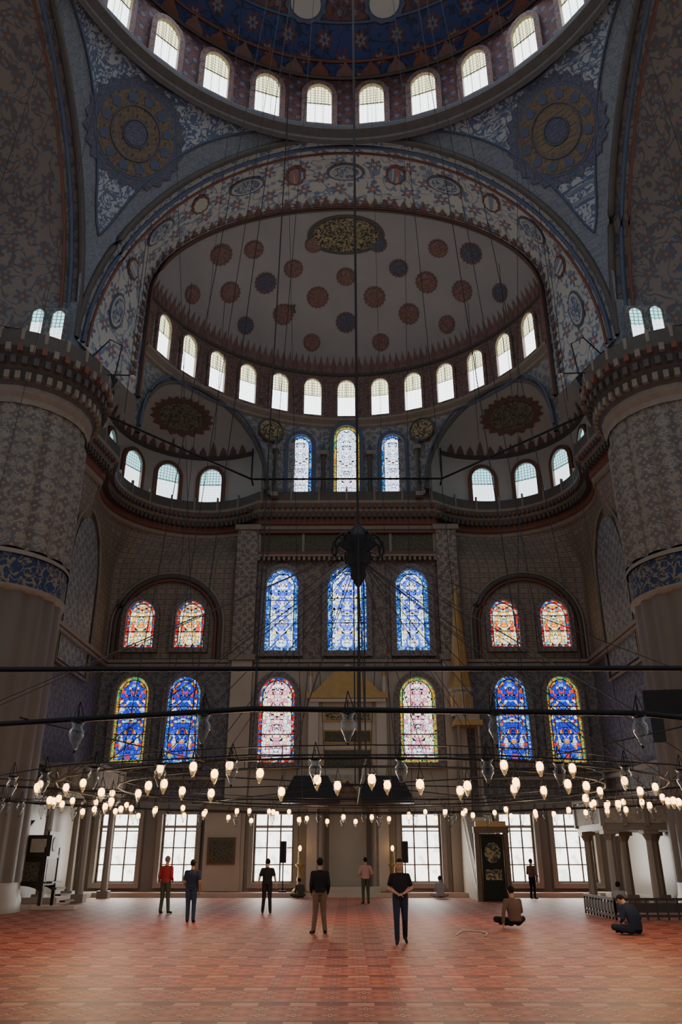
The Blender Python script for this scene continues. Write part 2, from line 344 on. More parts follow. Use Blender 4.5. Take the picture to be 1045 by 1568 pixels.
# ------------------------------------------------------------ geometry constants
EA,EB,EC=10.9,11.0,31.0; ZB=29.2; ZH=5.9
def ell(ph): r=math.radians(ph); return (EA*S(r),EC+EB*C(r))
def semi(x,y):
    q=1-(x/EA)**2-((y-EC)/EB)**2
    return ZB+ZH*math.sqrt(max(0,q))
def rotxf(deg):
    a=math.radians(deg)
    def f(p):
        x,y=p[0],p[1]-17; return (x*C(a)-y*S(a),x*S(a)+y*C(a)+17,p[2])
    return f
def hb_main(p):
    p=abs(p)
    if p<25: return 20.6
    if p<73: return 20.8+4.9*math.sqrt(max(0,1-((p-49)/24)**2))
    return 20.8
def bay(main,xf,tag):
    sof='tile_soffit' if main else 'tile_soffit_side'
    mb=MB(xf)
    outer=[(12*C(t),29,22.7+12*S(t)) for t in lin(0,pi,60)]
    q=math.sqrt(1-(3/11)**2); a1=EA*q; h1=ZH*q
    inner=[(a1,34,22.7)]+[(a1*C(t),34,ZB+h1*S(t)) for t in lin(0,pi,60)]+[(-a1,34,22.7)]
    o=resample(outer,72); i_=resample(inner,72)
    def sp(k,w):
        k0=int(k); k1=min(72,k0+1); a=Vector(o[k0]).lerp(Vector(o[k1]),k-k0); b=Vector(i_[k0]).lerp(Vector(i_[k1]),k-k0); return a.lerp(b,w)
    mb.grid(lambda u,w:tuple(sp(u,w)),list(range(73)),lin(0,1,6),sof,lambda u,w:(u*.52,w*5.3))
    mb.tube([(p[0]*.995,28.95,p[2]-.05) for p in o],.16,'stone_dark',6)
    for r,mt,yy,rr in ((11.72,'trim_blue',29.35,.10),(11.62,'trim_red',29.65,.07)):
        mb.tube([(r*C(t),yy,22.7+r*S(t)) for t in lin(0,pi,60)],rr,mt,5)
    mb.tube([(p[0]*.99,33.95,p[2]-.03) for p in i_],.12,'stone_dark',6)
    mb.tube([(p[0]*.975,33.7,p[2]-.12) for p in i_],.06,'trim_red',5)
    if main:
        cen=Vector((0,31.5,24))
        for k in range(2,71):
            p=sp(k,.93); p2=sp(k+1 if k<71 else k,.93); d=(p2-p).normalized()*.22; b=sp(k,.82); off=(cen-p).normalized()*.05
            mb.poly([p-d+off,p+d+off,b+off],'fringe')
        for j in range(13):
            k=6+j*5; pc=sp(k,.45); off=(cen-pc).normalized()
            for mt,A,B,oo in (('trim_blue',1.0,.12,.05),('plaster_pale',.86,.10,.07),('tile_flower_blue',.7,.08,.09)) if j%2==0 else (('trim_red',.5,.13,.05),('tile_soffit',.38,.1,.07)):
                mb.fan(lambda a,b:sp(min(72,max(0,k+a*A*1.9)),.45+b*B)+off*oo,1.0,20,mt,2,.12 if j%2 else 0)
    mb.build('arch_'+tag)
    mb=MB(xf); b0=math.asin(3/11)
    def f(u,w):
        cb=C(u); return (EA*cb*C(w),EC+EB*S(u),ZB+ZH*cb*S(w))
    mb.grid(f,lin(b0,pi/2,24),lin(0,pi,48),'plaster_dome')
    cols=lin(-74.2,74.2,148)
    V=[];F=[];UV=[]
    for k,p in enumerate(cols):
        e=ell(p); hb=hb_main(p) if main else 21
        mid=max(hb,25.7)
        V+=[(e[0],e[1],hb),(e[0],e[1],mid),(e[0],e[1],ZB)]; L=math.radians(p)*11; UV+=[(L,hb),(L,mid),(L,ZB)]
    mb.add(V,[(3*k,3*k+3,3*k+4,3*k+1) for k in range(148)],'tile_panel' if main else 'plaster_dome',UV)
    mb.add(V,[(3*k+1,3*k+4,3*k+5,3*k+2) for k in range(148)],'tile_drum',UV)
    pth=[ell(p) for p in cols]
    mb.sweep(pth,[(0,25.35),(.12,25.45),(.12,25.6),(.32,25.8),(.32,25.95),(0,25.98)],'stone_trim')
    mb.sweep(pth,[(0,29.05),(.12,29.12),(.12,29.25),(0,29.32)],'stone_dark')
    if main:
        for sg in (-1,1):
            pts=[];pts2=[]
            for p in lin(25,73,60):
                x,y=EA*.985*S(math.radians(p)),EC+EB*.985*C(math.radians(p)); pts.append((sg*x,y,hb_main(p)))
                pts2.append((sg*x*.99,y-.1,min(25.3,hb_main(p)+.35)))
            mb.tube(pts,.13,'stone_dark',6); mb.tube(pts2,.07,'trim_blue',5)
    for k in range(-35,36):
        ph=math.radians(k*2.1); V=[]
        for da,t in ((-.014,.02),(.014,.02),(.017,.09),(.007,.14),(0,.21),(-.007,.14),(-.017,.09)):
            x=EA*C(t)*S(ph+da)*.994; y=EC+EB*C(t)*C(ph+da)*.994; V.append((x,y,ZB+ZH*S(t)-.01))
        mb.poly(V,'tile_medallion' if k%2 else 'fringe')
    if main:
        def disc(x,y,r,mat,ry=None,rs=0,halo='fringe'):
            ry=ry or r
            n=Vector((-x/EA**2,-(y-EC)/EB**2,-(semi(x,y)-ZB)/ZH**2)).normalized()
            a=Vector((1,0,0)); a=(a-n*a.dot(n)).normalized(); b=n.cross(a)
            p=Vector((x,y,semi(x,y)))
            def fn(off,sc):
                def g(u,v):
                    w=p+a*(u*sc)+b*(v*sc*ry/r)
                    if ((w.x/EA)**2+((w.y-EC)/EB)**2)<.97: w.z=semi(w.x,w.y)
                    return w+n*off
                return g
            mb.fan(fn(.04,1.17),r,32,halo,3,rs); mb.fan(fn(.06,1.0),r,32,mat,3,rs)
        for t,phs,r in ((.33,(-58,-36,-12,12,36,58),.42),(.52,(-68,-46,-24,0,24,46,68),.5),(.70,(-58,-35,-12,12,35,58),.52),(.86,(-70,-48,-26,0,26,48,70),.45),(1.05,(-52,-20,20,52),.42)):
            for j,ph in enumerate(phs):
                ph=math.radians(ph); x=EA*C(t)*S(ph); y=EC+EB*C(t)*C(ph)
                if y>35.3: disc(x,y,r,'tile_medallion_dark' if (j+int(t*10))%4==0 else 'tile_medallion',None,.14)
        # mended dark patch of lining
        mb.fan(lambda u,v:Vector((-3.45+u,39.6+v*.7,semi(-3.45+u,39.6+v*.7)-.05)),.32,10,'stone_dark',2,.5)
        disc(0,35.6,1.9,'gold_script',1.1,0,'stone_dark')
    mb.build('semi_dome' )
    for k in range(-6,7):
        e=ell(k*11.0); r=math.radians(k*11.0)
        window(e[0]*.997,e[1]-.03,26.15,math.atan2(-C(r)/EB,-S(r)/EA),1.05,2.55,'glass_day',fw=.16,depth=.2,xf=xf,fm='tile_drum',
          bars=[(-.5,1.4,.5,1.4,.025,'iron'),(0,1.4,0,2.4,.02,'iron')])
bay(True,None,'qibla')
bay(False,rotxf(90),'west')
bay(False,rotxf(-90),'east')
# ------------------------------------------------------------ main dome, ring, pendentives
mb=MB()
mb.lathe([(12,34.6),(12,38.95)],(0,17,0),'tile_dome_red',112,True)
mb.lathe([(12*C(t),38.9+7*S(t)) for t in lin(0,.42,5)],(0,17,0),'tile_dome_blue',96)
mb.lathe([(12*C(t)*.999,38.9+7*S(t)) for t in lin(.42,.75,5)],(0,17,0),'tile_dome_red',96)
mb.lathe([(12*C(t),38.9+7*S(t)) for t in lin(.75,pi/2,10)],(0,17,0),'tile_dome_blue',96)
for z,r,mt in ((38.75,11.9,'stone_dark'),(39.9,11.82,'trim_red'),(41.7,10.95,'trim_blue')):
    mb.tube([(r*C(t),17+r*S(t),z) for t in lin(0,2*pi,96)[:-1]],.09,mt,5,True)
for k in range(56):
    a=2*pi*k/56; P=frame(11.93*C(a),17+11.93*S(a),38.95,a+pi)
    mb.poly([P(-.5,0,0),P(.5,0,0),P(.42,.05,.35),P(.15,.13,.6),P(0,.2,.95),P(-.15,.13,.6),P(-.42,.05,.35)],'trim_red' if k%2 else 'fringe')
for k in range(16):
    a=2*pi*(k+.5)/16
    def dm(u,v,q=1.0):
        aa=a+u/10.0; tt=.50+v/9.0; return ((12*C(tt)-.08*q)*C(aa),17+(12*C(tt)-.08*q)*S(aa),38.9+7*S(tt)-.08*q)
    mb.fan(lambda u,v:dm(u,v,1),.95,24,'trim_blue',3,.1); mb.fan(lambda u,v:dm(u,v,1.6),.75,24,'plaster_pale',3)
mb.build('ceiling_main_dome')
mb=MB()
ring=[(12.02*C(t),17+12.02*S(t)) for t in lin(2*pi,0,112)]
mb.sweep(ring,[(-.0,34.2),(.15,34.35),(.15,34.5),(.45,34.75),(.45,34.95),(.0,35.0)],'stone_dark')
mb.sweep(ring,[(.40,34.95),(.40,35.1),(.34,35.1),(.34,34.95)],'trim_blue')
mb.build('cornice_dome_ring')
for k in range(28):
    a=pi/2+2*pi*(k+.5)/28
    window(11.97*C(a),17+11.97*S(a),35.35,a+pi,1.25,2.75,'glass_day',fw=.28,depth=.22,fm='tile_drum',
      bars=[(-.6,1.5,.6,1.5,.03,'iron'),(-.2,0,-.2,2.5,.014,'stone_trim'),(.2,0,.2,2.5,.014,'stone_trim')])
mb=MB()
def pend(x,y,off=0):
    return 22.7+math.sqrt(max(0,288-x*x-y*y))-off
for sx in (1,-1):
    for sy in (1,-1):
        def f(u,w,of=0):
            dx,dy=C(u),S(u); R=12/max(dx,dy); r=12+(R-12)*w-of
            return (sx*dx*r,17+sy*dy*r,pend(dx*r,dy*r)-of*.6)
        mb.grid(f,lin(0,pi/2,40),lin(0,1,14),'tile_pendentive')
        s0=9.8; cz=pend(s0,s0); n=Vector((-sx*s0,-sy*s0,-(cz-22.7))).normalized()
        p=Vector((sx*s0,17+sy*s0,cz)); a=Vector((-sy*sx*1.0,1,0)); a=(a-n*a.dot(n)).normalized(); b=n.cross(a)
        def onp(q,of):
            v=(q-Vector((0,17,22.7))).normalized()*(16.97-of); return v+Vector((0,17,22.7))
        def ff(s_,w):
            w_=.07+.83*w; half=(pi/4-.17)*(1-w)**1.15; u=pi/4+s_*half
            dx,dy=C(u),S(u); R=12/max(dx,dy); r=12+(min(R,16.6)-12)*w_
            return tuple(onp(Vector((sx*dx*r,17+sy*dy*r,pend(dx*r,dy*r))),.04))
        mb.grid(ff,lin(-1,1,40),lin(0,1,24),'tile_flower_blue')
        for e_ in (-1,1): mb.tube([ff(e_,w) for w in lin(0,1,24)],.06,'trim_blue',5)
        mb.tube([ff(s_,0) for s_ in lin(-1,1,40)],.06,'trim_blue',5)
        for R0,mt,of,sp_ in ((2.3,'tile_medallion_dark',.06,.09),(2.0,'trim_blue',.08,0),(1.88,'tile_roundel',.10,0),(.5,'tile_medallion_dark',.13,.15)):
            mb.fan(lambda u,v:onp(p+a*u+b*v,of),R0,48,mt,3,sp_)
        for rr in (1.2,.6): mb.tube([onp(p+a*(rr*C(t))+b*(rr*S(t)),.12) for t in lin(0,2*pi,40)[:-1]],.035,'trim_blue',4,True)
        for q in range(12):
            t=2*pi*q/12; c0=p+a*(1.55*C(t))+b*(1.55*S(t)); mb.fan(lambda u,v:onp(c0+a*u+b*v,.125),.2,10,'trim_blue',1,.3)
mb.build('ceiling_pendentives')
# ------------------------------------------------------------ walls: exedrae + qibla
cx,cy,cr=8.2,38.5,4.9
circ=[(5.0,42.0)]+[(cx+cr*C(math.radians(a)),cy+cr*S(math.radians(a))) for a in lin(128,-32,44)]+[(12.7,33.5),(13.0,31.2)]
rect=[(5.0,42.0),(13.0,42.0),(13.0,31.2)]
cs=resample([(p[0],p[1],0) for p in circ],56); rs=resample([(p[0],p[1],0) for p in rect],56)
def wallpt(i,z,sg):
    t=min(1,max(0,(z-16.3)/2.9)); t=t*t*(3-2*t)
    p=Vector(rs[i]).lerp(Vector(cs[i]),t); return (sg*p.x,p.y,z)
for sg,nm in ((-1,'left'),(1,'right')):
    mb=MB()
    mb.grid(lambda u,w:wallpt(int(u),w,sg),list(range(57)),[0,4.2],'marble_grey',lambda u,w:(u*.35,w),smooth=False)
    mb.grid(lambda u,w:wallpt(int(u),w,sg),list(range(57)),[4.2,8,11.3],'tile_wall_low',lambda u,w:(u*.35,w),smooth=False)
    mb.grid(lambda u,w:wallpt(int(u),w,sg),list(range(57)),[11.3,14,16.3]+lin(16.3,20.3,10)[1:],'brick_tile',lambda u,w:(u*.35,w),smooth=True)
    mb.grid(lambda u,w:wallpt(int(u),w,sg),list(range(57)),[20.3,24.1],'plaster_pale',lambda u,w:(u*.35,w),smooth=True)
    mb.grid(lambda u,w:(sg*(cx+cr*C(w)*C(u)),cy+cr*C(w)*S(u),24.05+3.5*S(w)),lin(0,2*pi,64),lin(0,pi/2,14),'plaster_pale',
        keep=lambda p:(p[0]/EA)**2+((p[1]-EC)/EB)**2>.985)
    pathc=[(p[0]*sg,p[1]) for p in cs[3:50]]
    if sg<0: pathc=pathc[::-1]
    mb.sweep(pathc,[(0,23.95),(.12,24.0),(.12,24.2),(0,24.25)],'stone_dark')
    e=ell(25.5)
    mb.add([(sg*e[0],e[1],20),(sg*5.05,42.2,20),(sg*5.05,42.2,26.5),(sg*e[0],e[1],26.5)],[(0,1,2,3)],'tile_wall')
    def exq(az,t,o=.06): return Vector((sg*(cx+(cr-o)*C(t)*S(az)),cy+(cr-o)*C(t)*C(az),24.05+(3.5-o)*S(t)))
    for mt,R0,sp_,o in (('fringe',1.5,.18,.05),('exedra_script',1.2,0,.08)):
        mb.fan(lambda u,v:exq(.50+u/cr/C(.66)*1.15,.66+v*.78/4.3,o),R0,40,mt,4,sp_)
    for k in range(-3,13):
        az=k*.13
        mb.poly([exq(az-.05,.03),exq(az+.05,.03),exq(az+.04,.12),exq(az,.22+(.10 if k%4==0 else 0)),exq(az-.04,.12)],'fringe')
    mb.build('wall_exedra_'+nm)
    for az in (0,31,60,90):
        a=math.radians(az); window(sg*(cx+(cr-.04)*S(a)),cy+(cr-.04)*C(a),20.95,math.atan2(-C(a),-sg*S(a)),1.3,2.35,'glass_day_ex',fw=.24,depth=.2,fm='trim_red',
             bars=[(-.65,1.3,.65,1.3,.025,'iron')])
mb=MB()
mb.grid(lambda u,w:(u,42.0,w),lin(-5.05,5.05,6),[0,5,11.3],'marble_centre',lambda u,w:(u,w),False)
mb.grid(lambda u,w:(u,42.0,w),lin(-5.05,5.05,6),[11.3,16,20.4],'tile_wall',lambda u,w:(u,w),False)
mb.build('wall_qibla')
mb=MB()
mb.box((0,46,17),(40,.4,42),'stone_dark'); mb.box((17.5,40,17),(.4,14,42),'stone_dark'); mb.box((-17.5,40,17),(.4,14,42),'stone_dark')  # unseen slabs added behind the bay to keep sky light from leaking in
mb.build('light_block_shell')
path=[(-p[0],p[1]) for p in cs[::-1]]+[(p[0],p[1]) for p in cs]
mb=MB()
mb.sweep(path,[(0,18.7),(.12,18.8),(.12,19.0)],'stone_trim')
mb.sweep(path,[(.12,19.0),(.22,19.1),(.22,19.5)],'trim_red')
mb.sweep(path,[(.22,19.5),(.5,19.75),(.5,19.9),(.8,20.15),(.8,20.3),(.0,20.32)],'stone_trim')
mb.sweep(path,[(.78,20.3),(.78,20.85),(.66,20.85),(.66,20.3)],'stone_dark')
full=resample([(p[0],p[1],0) for p in path],150)
for i in range(1,150):
    p=full[i]; q=full[i+1]; r=full[i-1]; tx,ty=q[0]-r[0],q[1]-r[1]; l=math.hypot(tx,ty); nx,ny=ty/l,-tx/l
    a=math.atan2(ty,tx)
    mb.box((p[0]+nx*.38,p[1]+ny*.38,19.55),(.17,.3,.3),'stone_dark',a)
    mb.box((p[0]+nx*.68,p[1]+ny*.68,19.98),(.12,.2,.22),'trim_blue' if i%2 else 'trim_red',a)
    if i%5==0: mb.box((p[0]+nx*.72,p[1]+ny*.72,20.7),(.09,.14,.8),'stone_trim',a)
mb.build('gallery_balcony')
mb=MB()
pts=[(-11.2,31.6,20.35),(-5.4,40.6,21.35),(5.4,40.6,21.35),(11.2,31.6,20.35)]
for k in range(3): mb.tube([pts[k],pts[k+1]],.055,'iron',6)
for p in pts[1:3]: mb.tube([p,(p[0],p[1],23.3)],.05,'iron',6)
for sg in (-1,1):
    mb.tube([(sg*5.4,40.6,21.35),(sg*5.4,41.4,21.35)],.05,'iron',6)
    mb.tube([(sg*11.2,31.6,20.35),(sg*12.4,31.0,20.35)],.06,'iron',6)
mb.build('tie_rod')
mb=MB()
for sg in (-1,1):
    mb.box((sg*5.55,41.75,14.9),(1.15,.55,7.4),'tile_pilaster'); mb.box((sg*5.55,41.72,18.75),(1.45,.7,.3),'stone_trim'); mb.box((sg*5.55,41.72,11.35),(1.4,.66,.3),'stone_trim')
    mb.box((sg*5.55,41.8,5.6),(1.1,.45,11.2),'marble_centre')
mb.build('pilaster_pair')
mb=MB()
mb.box((0,41.86,17.85),(9.8,.3,1.1),'lattice_panel')
for x in lin(-4.9,4.9,4): mb.box((x,41.68,17.85),(.14,.1,1.15),'stone_trim')
for z,mt in ((17.25,'trim_red'),(18.5,'trim_red'),(17.1,'stone_trim')): mb.box((0,41.7,z),(10.0,.35,.13),mt)
for k in range(36): mb.box((-4.9+k*.28,41.68,16.93),(.14,.25,.22),'stone_trim')
mb.build('trim_1')
mb=MB()
for z,d in ((11.0,.35),(11.2,.5),(5.3,.3)):
    if z>6: mb.box((0,41.9,z),(9.9,d,.16),'stone_trim')
    for sg in (-1,1):
        mb.box((sg*9.55,41.9,z),(6.9,d,.16),'stone_trim'); mb.box((sg*12.9,36.6,z),(d,10.6,.16),'stone_trim')
mb.build('trim_2')
for sg in (-1,1):
    mb=MB()
    P=frame(sg*9.75,42,0,-pi/2)
    for r,w,mt in ((2.85,.15,'stone_dark'),(2.62,.09,'trim_red'),(3.05,.09,'stone_trim')):
        pts=[(-r,11.3)]+[(r*C(t),13.2+r*.98*S(t)) for t in lin(pi,0,28)]+[(r,11.3)]
        mb.tube([P(a,.1,b) for a,b in pts],w,mt,6)
    P=frame(sg*12.97,36.8,0,pi if sg>0 else 0)
    O=outline(4.6,8.2,9.6,16,1.5); I=outline(3.9,7.5,9.8,16,1.5)
    mb.poly([P(a,.06,b) for a,b in O],'stone_dark'); mb.poly([P(a,.10,b) for a,b in I],'tile_panel',[(a,b) for a,b in I])
    mb.tube([P(a,.12,b) for a,b in O],.09,'stone_trim',6,True)
    mb.build('blind_arch')
for sg in (-1,1):
    mb=MB(); e=ell(sg*24.5); P=frame(e[0]*.985,e[1]-.12,24.65,math.atan2(-.9,-sg*.42))
    mb.poly([P(.75*C(t),.08,.75*S(t)) for t in lin(0,2*pi,32)[:-1]],'stone_trim'); mb.poly([P(.66*C(t),.11,.66*S(t)) for t in lin(0,2*pi,32)[:-1]],'gold_script')
    mb.tube([P(.74*C(t),.1,.74*S(t)) for t in lin(0,2*pi,32)[:-1]],.05,'stone_dark',5,True)
    mb.build('calligraphy_roundel')
for x,w,h,gl,bo in ((-2.72,1.35,3.9,'glass_white','glass_border_blue'),(0,1.5,4.7,'glass_white','glass_border_yel'),(2.72,1.35,3.9,'glass_white','glass_border_blue')):
    e=EC+EB*math.sqrt(1-(x/EA)**2)
    window(x,e-.06,20.75,-pi/2,w,h,gl,bo,fw=.25,depth=.3,fm='trim_blue')
mb=MB()
for x in (-1.36,1.36,-4.1,4.1):
    e=EC+EB*math.sqrt(1-(x/EA)**2)-.3
    mb.cyl((x,e,20.4),(x,e,23.4),.13,.11,'stone_dark',12); mb.box((x,e,23.5),(.4,.4,.25),'stone_trim'); mb.box((x,e,20.5),(.4,.4,.25),'stone_trim'); mb.cyl((x,e,23.6),(x,e,24.1),.2,.05,'trim_blue',10)
mb.build('colonnette_row')
for x,w,h in ((-3.55,1.75,4.6),(0,2.1,4.75),(3.55,1.75,4.6)):
    window(x,41.97,11.75,-pi/2,w,h,'glass_blue','glass_border_blue',bw=.24,fw=.3,depth=.35,bars=[(-w/2,h*.33,w/2,h*.33,.025,'iron'),(-w/2,h*.62,w/2,h*.62,.025,'iron')])
for x in (-3.65,3.65):
    window(x,41.97,6.05,-pi/2,1.85,4.3,'glass_pale','glass_border_yel' if x>0 else 'glass_border_red',fw=.3,depth=.35,bars=[(-.9,1.4,.9,1.4,.025,'iron'),(-.9,2.8,.9,2.8,.025,'iron')])
for sg in (-1,1):
    for x in (8.5,11.2):
        window(sg*x,41.97,11.95,-pi/2,1.55,2.6,'glass_warm','glass_border_red',fw=.26,depth=.3,bars=[(-.75,.9,.75,.9,.025,'iron'),(-.75,1.75,.75,1.75,.02,'iron')])
        window(sg*x,41.97,6.05,-pi/2,1.7,4.35,'glass_deep','glass_border_yel' if x>9 else 'glass_border_blue',fw=.26,depth=.3,bars=[(-.8,1.4,.8,1.4,.025,'iron'),(-.8,2.8,.8,2.8,.025,'iron')])
for x in (-11.15,-8.2,-3.6,3.55,8.2,10.95):
    w=1.95 if abs(x)!=8.2 else 1.7
    B=[(-w/6,0,-w/6,3.1,.04,'wood_brown'),(w/6,0,w/6,3.1,.04,'wood_brown')]+[(-w/2,q,w/2,q,.028,'wood_brown') for q in (.8,1.55,2.3)]
    B+=[(-w/2,2.5,w/2,2.5,.075,'marble_grey'),(-w/2,.02,w/2,.02,.07,'marble_grey'),(-w/2+.04,0,-w/2+.04,3.05,.06,'wood_brown'),(w/2-.04,0,w/2-.04,3.05,.06,'wood_brown')]
    window(x,41.97,.55,-pi/2,w,3.05,'glass_clear',fw=.22,depth=.5,fm='marble_grey',bars=B,rect=True)
# ------------------------------------------------------------ floor
mb=MB()
mb.add([(-26,-14,0),(26,-14,0),(26,44,0),(-26,44,0)],[(0,1,2,3)],'carpet')
mb.build('floor')
mb=MB()
mb.box((0,41.0,.09),(26,2.2,.18),'carpet'); mb.box((0,39.88,.09),(26,.1,.22),'marble')
for sg in (-1,1): mb.box((sg*12.3,38.5,.1),(1.4,7,.2),'marble')
mb.build('platform_step')
mb=MB(); mb.tube([(2.9+.35*C(t)*(1+.3*S(2*t)),21.0+1.0*S(t),.012) for t in lin(-.5,3.4,24)],.012,'paint_white',5); mb.build('floor_cable')
# ------------------------------------------------------------ giant pillars
def pillar(sg):
    mb=MB(); c=(sg*13.55,29,0)
    mb.lathe([(2.62,0),(2.62,.35),(2.55,.5),(2.52,.9)],c,'marble_grey',48)
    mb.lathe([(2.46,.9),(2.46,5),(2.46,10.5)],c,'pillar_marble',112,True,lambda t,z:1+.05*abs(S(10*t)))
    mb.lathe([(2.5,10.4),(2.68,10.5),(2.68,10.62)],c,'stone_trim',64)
    mb.lathe([(2.6,10.6),(2.6,11.75)],c,'blue_script',64)
    mb.lathe([(2.68,11.75),(2.68,11.9),(2.5,12.0)],c,'stone_trim',64)
    mb.lathe([(2.40,12.0),(2.40,17.2),(2.40,17.6),(2.55,17.9)],c,'tile_pillar',168,True,lambda t,z:1+(.12 if z<17.5 else .05 if z<17.8 else 0)*math.sqrt(abs(S(8*t))))
    mb.lathe([(2.62,17.85),(2.62,18.1),(2.75,18.3),(2.75,18.55)],c,'stone_trim',24,False)
    mb.lathe([(2.75,18.55),(2.95,18.8),(2.95,19.1),(3.15,19.35),(3.15,19.6),(3.4,19.95),(3.4,20.25),(2.6,20.3)],c,'stone_dark',24,False)
    for k in range(48):
        a=2*pi*k/48
        for r,z,mt in ((2.98,18.85,'stone_trim'),(3.2,19.4,'stone_dark'),(3.38,19.85,'stone_trim' if k%2 else 'trim_red')):
            aa=a+(pi/48 if z==19.4 else 0)
            mb.box((c[0]+r*C(aa),c[1]+r*S(aa),z),(.2,.2,.32),mt,aa)
    mb.lathe([(3.36,20.25),(3.36,20.7),(3.24,20.7),(3.24,20.25)],c,'stone_dark',48,False)
    for k in range(24):
        a=2*pi*k/24; mb.box((c[0]+3.3*C(a),c[1]+3.3*S(a),20.5),(.14,.14,.6),'stone_trim',a)
    mb.box((sg*13.9,31.2,22.2),(3.9,5.2,4.2),'tile_pendentive')
    mb.box((sg*13.4,28.9,22.0),(2.4,1.0,3.6),'tile_panel',0)
    mb.build('giant_pillar')
pillar(-1); pillar(1)
for sg in (-1,1):  # glowing slits stand in for streaks of sunlit pier wall, not real openings
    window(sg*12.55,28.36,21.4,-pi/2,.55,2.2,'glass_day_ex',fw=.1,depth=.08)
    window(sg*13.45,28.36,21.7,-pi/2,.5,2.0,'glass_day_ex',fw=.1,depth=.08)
# ------------------------------------------------------------ mihrab
mb=MB()
for sg in (-1,1):
    mb.box((sg*1.72,41.5,4.7),(.5,1.0,9.0),'marble'); mb.cyl((sg*1.25,40.95,.2),(sg*1.25,40.95,5.1),.12,.11,'marble_grey',14); mb.box((sg*1.25,40.95,5.2),(.34,.34,.3),'gold')
    mb.cyl((sg*1.9,41.2,9.3),(sg*1.9,41.2,10.3),.14,.1,'marble',10); mb.cyl((sg*1.9,41.2,10.3),(sg*1.9,41.2,11.0),.12,.01,'gold',10)
mb.box((0,41.65,7.2),(3.0,.7,4.1),'marble')
for z,h,mt in ((8.35,.7,'gold_script'),(7.25,.65,'lattice_panel'),(6.2,.9,'lattice_panel')):
    mb.box((0,41.25,z),(2.5,.1,h),'gold'); mb.box((0,41.21,z),(2.3,.1,h-.14),mt)
mb.box((0,41.35,9.25),(4.1,1.1,.3),'gold'); mb.box((0,41.35,9.0),(3.9,1.0,.16),'marble')
mb.add([(-1.7,41.0,9.4),(1.7,41.0,9.4),(.9,41.0,10.3),(0,41.0,10.9),(-.9,41.0,10.3),(-1.7,41.7,9.4),(1.7,41.7,9.4),(.9,41.7,10.3),(0,41.7,10.9),(-.9,41.7,10.3)],
   [(0,1,2,3,4),(9,8,7,6,5),(1,6,7,2),(2,7,8,3),(3,8,9,4),(4,9,5,0)],'gold')
mb.lathe([(1.15,.2),(1.15,3.7)],(0,41.3,0),'marble_grey',20,True,None,0,pi)
for k in range(6):
    r=1.15-.18*k; z=3.7+.24*k
    mb.lathe([(r,z),(r,z+.24),(max(.05,r-.18),z+.24)],(0,41.3,0),'minaret_marble',10,False,None,0,pi)
for sg in (-1,1):
    pts=[(sg*1.12,3.7)]+[(sg*(1.12-1.12*t),3.7+1.45*t**.8) for t in lin(0,1,6)[1:]]+[(0,5.4),(sg*1.5,5.4),(sg*1.5,.2),(sg*1.12,.2)]
    mb.poly([(a,41.1,b) for a,b in pts],'minaret_marble',[(a,b) for a,b in pts])
mb.box((0,41.1,.3),(3.0,1.2,.25),'marble')
mb.build('mihrab')
for x in (-2.25,2.1):
    mb=MB(); c=(x,40.6,.18)
    mb.lathe([(.0,0),(.34,0),(.34,.08),(.2,.2),(.1,.4),(.14,.55),(.08,.7),(.08,1.05),(.2,1.15),(.2,1.2),(.09,1.22),(.085,1.75),(0,1.76)],c,'gold',16)
    mb.sph((x,40.6,2.06),(.08,.08,.13),'candle_glow'); mb.build('candle_stand')
for x in (-1.75,1.75):
    mb=MB()
    V=[(x-1.35,39.6,4.2),(x+1.35,39.6,4.2),(x+1.35,40.5,4.2),(x-1.35,40.5,4.2),(x-.8,39.85,5.25),(x+.8,39.85,5.25),(x+.8,40.3,5.25),(x-.8,40.3,5.25)]
    mb.add(V,[(0,1,5,4),(1,2,6,5),(2,3,7,6),(3,0,4,7),(4,5,6,7)],'black_plastic')
    mb.box((x,40.05,4.1),(2.75,.95,.18),'black_plastic')
    for q in (-.7,.7): mb.tube([(x+q,40.05,5.2),(x+q*.4,41.6,11.0)],.015,'cable',4)
    mb.build('loudspeaker_hood')
# ------------------------------------------------------------ minbar
mb=MB(); X=6.0; w=1.1
y0,y1,zt=36.9,40.4,3.4
for sg in (-1,1):
    x=X+sg*w/2
    V=[(x,y0,.0),(x,y1+.9,.0),(x,y1+.9,zt),(x,y1,zt),(x,y0,.35)]
    mb.add(V+[(p[0]-sg*.1,p[1],p[2]) for p in V],[(0,1,2,3,4),(9,8,7,6,5),(0,4,9,5),(4,3,8,9),(3,2,7,8)],'minaret_marble',[(p[1],p[2]) for p in V]*2)
    mb.tube([(x,y0,1.25),(x,y1,zt+.95)],.06,'marble',6); mb.tube([(x,y0,.4),(x,y1,zt+.05)],.06,'marble',6)
    for k in range(15):
        t=(k+.5)/15; yy=y0+(y1-y0)*t; zz=.4+(zt-.35)*t; mb.box((x,yy,zz+.45),(.05,.07,.88),'marble')
    for yy in (y1,y1+.9):
        mb.cyl((x-sg*.06,yy,zt),(x-sg*.06,yy,zt+4.4),.08,.07,'marble_grey',10)
for k in range(12): mb.box((X,y0+(k+.5)*(y1-y0)/12,(zt*(k+1)/12)/2),(w-.1,(y1-y0)/12,zt*(k+1)/12),'marble')
mb.box((X,y1+.45,zt+4.4),(w+.3,1.2,.25),'gold'); mb.box((X,y1+.45,zt+4.65),(w+.05,1.0,.3),'minaret_marble')
mb.lathe([(.58,0),(.56,1.2),(.64,1.25),(.64,1.4)],(X-.2,y1+.45,zt+4.75),'minaret_marble',8,False)
for k in range(8):
    a=2*pi*(k+.5)/8; mb.box((X-.2+.55*C(a),y1+.45+.55*S(a),zt+5.4),(.05,.22,.8),'gold',a)
